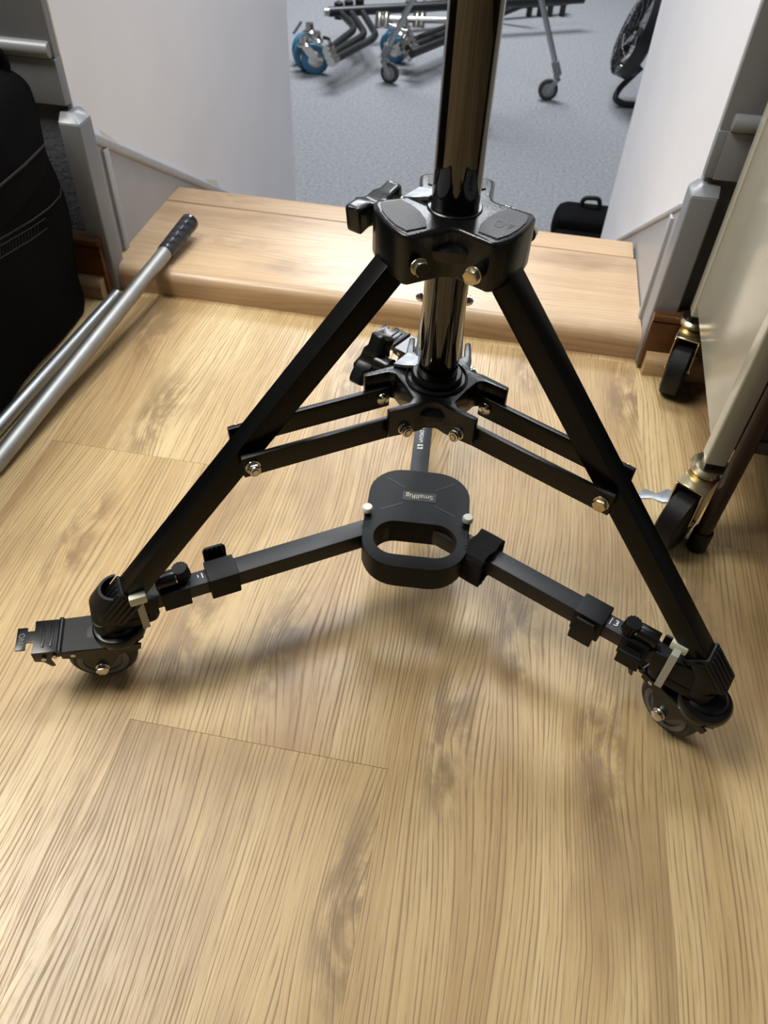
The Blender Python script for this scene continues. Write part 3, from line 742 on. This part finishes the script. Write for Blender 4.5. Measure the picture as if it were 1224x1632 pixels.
side_strip('pocket_piping', [(-70, 408), (-30, 398), (0, 381), (50, 352), (80, 330), (96, 312), (98, 290)], .0013, 'bag_trim')
side_strip('flap_piping', [(-70, 345), (-30, 322), (0, 296), (40, 262), (66, 236), (80, 214)], .0018, 'bag_trim')
side_strip('seam', [(-70, 420), (0, 392), (50, 363), (72, 348)], .0009, 'bag_trim')
side_strip('seam', [(-70, 440), (0, 412), (50, 382), (75, 364)], .0009, 'bag_trim')
for q in range(17):
    x = -20+q*5; y0 = 390-(x)*.57; a_, b_ = bag_hit(x, y0+4), bag_hit(x+.5, y0+22)
    if a_ is not None and b_ is not None:
        bm = B(); tube(bm, [a_, b_], .0007, 6); obj('webbing_rib', bm, 'bag_trim', bagl, Tm(*(-lo)))
bm = B(); tube(bm, round_path([onx(-40, 60, -.75), onx(2, 92, -.735), onx(7, 120, -.735), onx(-10, 160, -.74)], .02), .010, 12); obj('carry_strap', bm, 'bag', bagl, Tm(*(-lo)))

# ================================================================== right: trolley and tube
cart = thing('storage_trolley', 'cream enamelled metal trolley on black rubber casters by the right wall', 'trolley', (.286, .757, 0), None, R(-2.2))
CT = None
CX0, CX1, CY0, CY1, CZ = 0, .46, 0, .366, .124
for x in (CX0, CX1-.026):
    for y in (CY0, CY1-.026):
        o = obj('post', BX(x, x+.026, y, y+.026, CZ, 1.05, bev=.003, seg=3), 'cream', cart)
        bm = BX(x+.003, x+.027, y+.003, y+.023, CZ-.008, CZ+.0005); obj('post_plug', bm, 'rubber', o)
obj('side_panel', BX(CX0+.003, CX0+.006, CY0+.024, CY1-.024, .144, 1.04, bev=.001), 'cream', cart)
obj('back_panel', BX(CX1-.006, CX1-.003, CY0+.024, CY1-.024, .144, 1.04), 'cream', cart)
for z in (.150, .44, .74, 1.03):
    obj('shelf', BX(CX0+.007, CX1-.007, CY0+.004, CY1-.004, z, z+.014, bev=.001), 'cream' if z > .2 else 'dark_fill', cart)  # lowest shelf coloured dark for the shade under the trolley
obj('shade_filler', BX(CX0+.032, CX1-.034, CY0+.01, CY1-.02, .165, .40, bev=.004), 'dark_fill', cart)  # invented dark block, stands in for the shade inside the trolley
def cart_caster(x, y, ang, brake):
    mw = Tm(x, y, 0) @ Rz(R(ang)); H = CZ-.0075
    bm = B(); lathe(bm, [(0, H), (.0215, H), (.0250, H-.004), (.0250, H-.008), (.020, H-.013), (0, H-.013)], 32)
    c = obj('caster', bm, 'brass_steel', cart, mw)
    bm = B(); v = prism(bm, [(-.014, -.0185), (.046, -.0185), (.046, .0185), (-.014, .0185)], H-.015, H-.0125)
    for s in (-1, 1):
        q = prism(bm, [(-.012, H-.013), (.038, H-.013), (.046, H-.018), (.046, .046), (.038, .036), (.024, .038), (-.006, H-.03)], 0, .002); xf(bm, q, Matrix(((1, 0, 0, 0), (0, 0, 1, s*.0175-.001), (0, 1, 0, 0), (0, 0, 0, 1))))
    bmesh.ops.recalc_face_normals(bm, faces=bm.faces); bevel(bm, .0006, 1); obj('fork', bm, 'brass_steel', c)
    bm = B(); lathe(bm, [(0, -.0155), (.034, -.0155), (.0420, -.0140), (.0440, -.0120), (.0440, .0120), (.0420, .0140), (.034, .0155), (0, .0155)], 40, Tm(.034, 0, .0440) @ Rx(R(90))); obj('wheel', bm, 'rubber', c)
    bm = B(); cyl(bm, (.034, -.020, .044), (.034, .020, .044), .005, n=14); obj('axle', bm, 'brass_steel', c)
    if brake:
        bm = B(); v = prism(bm, [(-.004, .012), (.020, .012), (.026, .020), (.022, .034), (.030, .046), (.024, .056), (.006, .054), (.010, .036), (-.006, .030)], .062, .0645)
        for q in v: q.co.z -= (q.co.y-.012)*.35
        xf(bm, v, Matrix.Diagonal((1, -1, 1, 1))); bmesh.ops.recalc_face_normals(bm, faces=bm.faces)
        bevel(bm, .0008, 1); obj('brake_lever', bm, 'zinc', c, Tm(.022, -.004, .0))
cart_caster(.013, .013, 238, True); cart_caster(.013, .353, 255, False); cart_caster(.447, .013, 160, False); cart_caster(.447, .353, 200, False)
bt = thing('brown_tube', 'dark brown upright tube with a black rubber foot beside the cream trolley', 'tube', (.314, .733, 0))
bm = B(); cyl(bm, (0, 0, .0195), (0, 0, 1.15), .0100, n=28); obj('tube_body', bm, 'brown_tube', bt)
bm = B(); lathe(bm, [(0, 0), (.0115, 0), (.0130, .003), (.0130, .030), (.0122, .034), (0.0095, .034), (0, .02)], 28); obj('rubber_foot', bm, 'rubber', bt)

# ================================================================== the carpeted room
def bgw(px, py, h): return onz(px, py, ZL+h)
# light stand on grey casters
ctr = V(-.235, 3.47, ZL)
ls = thing('light_stand', 'grey steel light stand on small grey casters beyond the step', 'light stand', ctr)
feet = []
for i, (px, py) in enumerate(((612, 131), (880, 160))):
    p = bgw(px, py, 0); feet.append(V(p.x, p.y, ZL))
feet.append(ctr + (ctr-feet[0]) + (ctr-feet[1]))
def stand_caster(parent, base, origin, aim, wr=.041):
    mw = Tm(*(base-origin)) @ Rz(aim)
    bm = B(); lathe(bm, [(0, .100), (.012, .100), (.014, .094), (.012, .088), (.018, .086), (.020, .080), (0, .080)], 20)
    for s in (-1, 1):
        q = prism(bm, [(-.012, .082), (.012, .082), (.036, .050), (.036, .030), (.024, .026), (.008, .050)], 0, .003); xf(bm, q, Matrix(((1, 0, 0, 0), (0, 0, 1, s*.016-.0015), (0, 1, 0, 0), (0, 0, 0, 1))))
    bmesh.ops.recalc_face_normals(bm, faces=bm.faces); c = obj('caster', bm, 'zinc', parent, mw)
    bm = B(); lathe(bm, [(0, -.011), (.028, -.011), (wr, -.008), (wr, .008), (.028, .011), (0, .011)], 28, Tm(.026, 0, wr) @ Rx(R(90))); obj('wheel', bm, 'wheel_grey', c)
    for s in (-1, 1):
        bm = B(); lathe(bm, [(0, 0), (.026, 0), (.024, .002), (0, .002)], 24, Tm(.026, 0, wr) @ Rx(R(90*s)) @ Tm(0, 0, .0112)); obj('wheel_disc', bm, 'bg_greyplastic', c)
    return c
for i, f in enumerate(feet):
    inw = (ctr-f); inw.z = 0; inw.normalize()
    stand_caster(ls, f, ctr, (R(-15), R(190), R(60))[i])
    top = V(ctr.x, ctr.y, ZL+.80) - inw*.04
    p0 = f + V(0, 0, .11)
    bm = B(); cyl(bm, p0-ctr, top-ctr, .0115, n=18); lg = obj('leg', bm, 'bg_grey', ls)
    d = (top-p0).normalized(); bm = B(); cyl(bm, p0-ctr-d*.012, p0-ctr+d*.045, .0165, n=16); bevel(bm, .003, 2, 60); obj('leg_socket', bm, 'bg_greyplastic', lg)
bm = B(); cyl(bm, (0, 0, .30), (0, 0, 1.9), .016, n=20); obj('mast', bm, 'bg_grey', ls)
bm = B(); cyl(bm, (0, 0, .76), (0, 0, .84), .045, n=24); bevel(bm, .006, 2); obj('leg_collar', bm, 'bg_greyplastic', ls)

def blue_caster(parent, org, p, ang, wr=.060, lean=0):
    """p: wheel contact"""
    mw = Tm(*(p-org)) @ Rz(ang)
    bm = B(); lathe(bm, [(0, -.017), (wr*.78, -.017), (wr, -.011), (wr, .011), (wr*.78, .017), (0, .017)], 32, Tm(0, 0, wr) @ Rx(R(90)))
    c = obj('caster_wheel', bm, 'blue_rubber', parent, mw)
    for s in (-1, 1):
        bm = B(); lathe(bm, [(0, 0), (wr*.55, 0), (wr*.45, .004), (0, .006)], 24, Tm(0, 0, wr) @ Rx(R(90*s)) @ Tm(0, 0, .017)); obj('wheel_hub', bm, 'chrome', c)
        bm = B(); q = prism(bm, [(-.012, wr-.008), (.012, wr-.008), (.045, wr+.030), (.060, wr+.052), (.024, wr+.056), (-.004, wr+.03)], 0, .004); xf(bm, q, Matrix(((1, 0, 0, 0), (0, 0, 1, s*.025-.002), (0, 1, 0, 0), (0, 0, 0, 1)))); bmesh.ops.recalc_face_normals(bm, faces=bm.faces); obj('fork_plate', bm, 'chrome', c)
    bm = B(); lathe(bm, [(0, wr+.050), (.028, wr+.050), (.030, wr+.058), (.020, wr+.066), (.018, wr+.09), (0, wr+.09)], 20, Tm(.045, 0, 0)); obj('swivel_head', bm, 'chrome', c)
    bm = B(); bar(bm, (-.03, .028, wr+.055), (.03, .036, wr+.09), .012, .005, (0, 1, 0)); obj('brake_lever', bm, 'chrome', c)
    return c
# folded rolling stand at the left edge of the carpet
s1o = bgw(560, 60, 0); s1o.z = ZL
s1 = thing('folded_rolling_stand', 'folded black rolling stand with bent legs and blue wheels, nearest the white wall', 'rolling stand', s1o, 'folded rolling stands on the carpet')
bar0 = bgw(524, 19, .14); bar1 = bgw(930, -2, .14)
bm = B(); cyl(bm, bar0-s1o, bar1-s1o, .021, n=16); spine = obj('spine_tube', bm, 'bg_black', s1)
bm = B(); d = (bar1-bar0).normalized(); cyl(bm, bar0-s1o-d*.022, bar0-s1o+d*.004, .017, n=16); obj('end_bolt', bm, 'chrome', s1)
ends = []
for i, pxs in enumerate((((540, 18), (567, 46), (526, 78)), ((556, 15), (583, 55), (530, 86)), ((573, 12), (601, 58), (534, 95)))):
    pts = [bgw(pxs[0][0], pxs[0][1], .135), bgw(pxs[1][0], pxs[1][1], .125), bgw(pxs[2][0], pxs[2][1], .115)]
    bm = B(); tube(bm, round_path([p-s1o for p in pts], .06), .0155, 12); lg = obj('bent_leg', bm, 'bg_black', s1); ends.append(pts[2])
    bm = B(); cyl(bm, pts[0]-s1o-V(0, 0, .03), pts[0]-s1o+V(0, 0, .035), .022, n=14); obj('pivot_boss', bm, 'bg_black', s1)
    bm = B(); lathe(bm, [(0, .044), (.008, .043), (.011, .036), (.011, .03), (0, .03)], 14, Tm(*(pts[0]-s1o))); obj('pivot_bolt', bm, 'chrome', s1)
    dd = (pts[2]-pts[1]).normalized()
    bm = B(); cyl(bm, pts[2]-s1o-dd*.01, pts[2]-s1o+dd*.035, .020, n=14); obj('leg_end_clamp', bm, 'chrome', s1)
for (px, py), ang in (((490, 112), R(25)), ((503, 118), R(200)), ((484, 100), R(60))):
    p = bgw(px, py, 0); blue_caster(s1, s1o, V(p.x, p.y, ZL), ang)
bm = B(); tube(bm, round_path([bgw(527, 72, .14)-s1o, bgw(524, 62, .18)-s1o, bgw(516, 60, .19)-s1o], .01), .007, 8); obj('lock_handle', bm, 'bg_black', s1)
# second folded stand behind the light stand's leg
s2o = bgw(650, 80, 0); s2o.z = ZL
s2 = thing('folded_rolling_stand', 'folded black rolling stand with blue wheels, partly behind the tripod column', 'rolling stand', s2o, 'folded rolling stands on the carpet')
for pxs in (((652, 68), (720, 41), (770, 25)), ((656, 86), (720, 60), (775, 42)), ((650, 78), (720, 50), (772, 34))):
    pts = [bgw(p[0], p[1], .12) for p in pxs]; bm = B(); tube(bm, [p-s2o for p in pts], .0165, 12); obj('straight_leg', bm, 'bg_black', s2)
for (px, py), ang in (((628, 84), R(10)), ((630, 100), R(15)), ((622, 92), R(-20))):
    p = bgw(px, py, 0); blue_caster(s2, s2o, V(p.x, p.y, ZL), ang, .052)
for i, (px, py) in enumerate(((650, 72), (656, 82), (648, 66))):
    p = bgw(px, py, .11)-s2o; bm = B(); cyl(bm, p-V(.02, 0, .03), p+V(.02, .01, .03), .020, n=14); bevel(bm, .004, 2); obj('leg_end_clamp', bm, 'chrome', s2)
for px in (648, 662, 676, 690):
    p = bgw(px, 12, .10)-s2o; bm = B(); cyl(bm, p, p+V(0, 0, .05), .008, n=10); obj('pivot_bolt', bm, 'chrome', s2)
bm = B(); cyl(bm, bgw(640, 14, .10)-s2o, bgw(780, 2, .10)-s2o, .024, n=14); obj('spine_tube', bm, 'bg_black', s2)
# chrome arm on top of the second stand
ro = bgw(650, 32, .2)
rod = thing('grip_arm', 'chrome grip arm lying on the folded stands behind the light stand leg', 'grip arm', ro)
bm = B(); cyl(bm, bgw(603, 30, .19)-ro, bgw(775, 34, .19)-ro, .0125, n=16); obj('rod', bm, 'chrome', rod)
for px in (604, 615, 645, 664, 672):
    p = bgw(px, 31, .19)-ro; bm = B(); cyl(bm, p-V(0, .015, .028), p+V(0, .015, .024), .017, n=14); bevel(bm, .004, 2); obj('grip_head', bm, 'chrome', rod)
bm = B(); cyl(bm, bgw(608, 34, .18)-ro, bgw(648, 50, .15)-ro, .010, n=12); obj('side_pin', bm, 'chrome', rod)
# third: dark stand ends at the top edge
s3o = bgw(860, 6, 0); s3o.z = ZL
s3 = thing('folded_stand', 'black folded stand lying on the carpet right of the tripod column', 'stand', s3o)
bm = B(); cyl(bm, bgw(790, 26, .03)-s3o, bgw(850, 2, .12)-s3o, .013, n=12); obj('leg', bm, 'bg_black', s3)
bm = B(); cyl(bm, bgw(800, 10, .06)-s3o, bgw(905, 2, .06)-s3o, .018, n=14); obj('leg', bm, 'bg_black', s3)
for px in (845, 862, 878, 898):
    p = bgw(px, 9, .05)-s3o; bm = B(); cyl(bm, p-V(0, 0, .05), p+V(0, 0, .04), .016, n=12); bevel(bm, .003, 1); obj('clamp_knob', bm, 'bg_black', s3)

# floor fan half hidden by the right wall
ff = onz(985, 172, ZL); fo_ = V(ff.x+.12, ff.y+.04, ZL)
fan = thing('floor_fan', 'black floor fan with wire cage half hidden behind the right wall', 'fan', fo_)
P1 = ony(981, 118, ff.y+.04)-fo_; P2 = ony(1052, -12, ff.y+.04)-fo_
bm = B(); pts = [V(.32, .06, .0125), V(-.10, -.03, .0125), V(-.145, -.03, .03), P1+V(.03, .0, -.05), P1+V(.10, .02, .03)]
tube(bm, round_path(pts, .05, 8), .0125, 14); obj('base_tube', bm, 'bg_black', fan)
fd = (P2-P1).normalized(); fv = ray(1010, 60).normalized(); fn = fd.cross(fv).normalized()
fn = (Matrix.Rotation(R(14), 3, fd) @ fn).normalized(); fs = fn.cross(fd).normalized()
fc = (P1+P2)/2; FR = (P2-P1).length/2
FM = Matrix(((fd.x, fs.x, fn.x, fc.x), (fd.y, fs.y, fn.y, fc.y), (fd.z, fs.z, fn.z, fc.z), (0, 0, 0, 1))) @ Matrix.Scale(FR/.222, 4)
def ring(bm, r, z, tr, n=40): tube(bm, [V(math.cos(2*math.pi*i/n)*r, math.sin(2*math.pi*i/n)*r, z) for i in range(n+1)], tr, 8)
bm = B(); lathe(bm, [(.215, -.05), (.222, -.05), (.222, .03), (.215, .03), (.215, -.05)], 48); obj('drum', bm, 'bg_black', fan, FM)
bm = B(); lathe(bm, [(0, -.06), (.055, -.06), (.06, -.04), (.05, .0), (0, .0)], 24); obj('motor', bm, 'bg_black', fan, FM)
for s in (-1, 1):
    bm = B()
    for i in range(20):
        a = 2*math.pi*i/20; tube(bm, [V(math.cos(a)*.03, math.sin(a)*.03, s*.075), V(math.cos(a+.12)*.13, math.sin(a+.12)*.13, s*.068), V(math.cos(a+.2)*.218, math.sin(a+.2)*.218, s*.035)], .0022, 6)
    for r in (.05, .10, .15, .19): ring(bm, r, s*(.075-.03*(r/.22)**2), .0022, 32)
    obj('wire_cage', bm, 'bg_black', fan, FM)
for i in range(3):
    bm = B(); v = prism(bm, [(.03, -.03), (.19, -.075), (.20, .02), (.04, .03)], -.004, .0)
    for q in v: q.co.z += q.co.y*.35
    obj('blade', bm, 'bg_greyplastic', fan, FM @ Rz(R(120*i)))
bm = B(); cyl(bm, P1+V(.05, -.02, .05), P1+V(.012, -.05, .03), .048, .036, n=20); bevel(bm, .006, 2); obj('tilt_knob', bm, 'bg_black', fan)
bm = B(); lathe(bm, [(0, 0), (.028, .002), (.020, .014), (0, .020)], 20, Tm(*(P1+V(.010, -.052, .032))) @ Ry(R(-60))); obj('knob_cap', bm, 'chrome', fan)
# small bag behind the step
cb = onz(928, 336, ZL+.08); cb = V(cb.x+.02, cb.y-.02, ZL)
cbag = thing('camera_bag', 'small black bag with a carry handle on the carpet behind the step', 'bag', cb)
bm = soft_box(-.095, .16, -.06, .09, .0005, .085, .030, .008, 9, 8); obj('bag_body', bm, 'bag', cbag)
bm = soft_box(-.09, .12, -.085, -.04, .004, .055, .02, .004, 4, 6); obj('front_pocket', bm, 'bag', cbag)
bm = B(); tube(bm, round_path([V(-.025, .05, .075), V(-.022, .05, .108), V(.028, .05, .112), V(.034, .05, .075)], .02), .007, 10); obj('carry_handle', bm, 'bag_trim', cbag)
bm = B(); cyl(bm, (-.005, -.105, .035), (.006, -.094, .035), .012, n=16); bevel(bm, .002, 1); obj('buckle', bm, 'brass_steel', cbag)
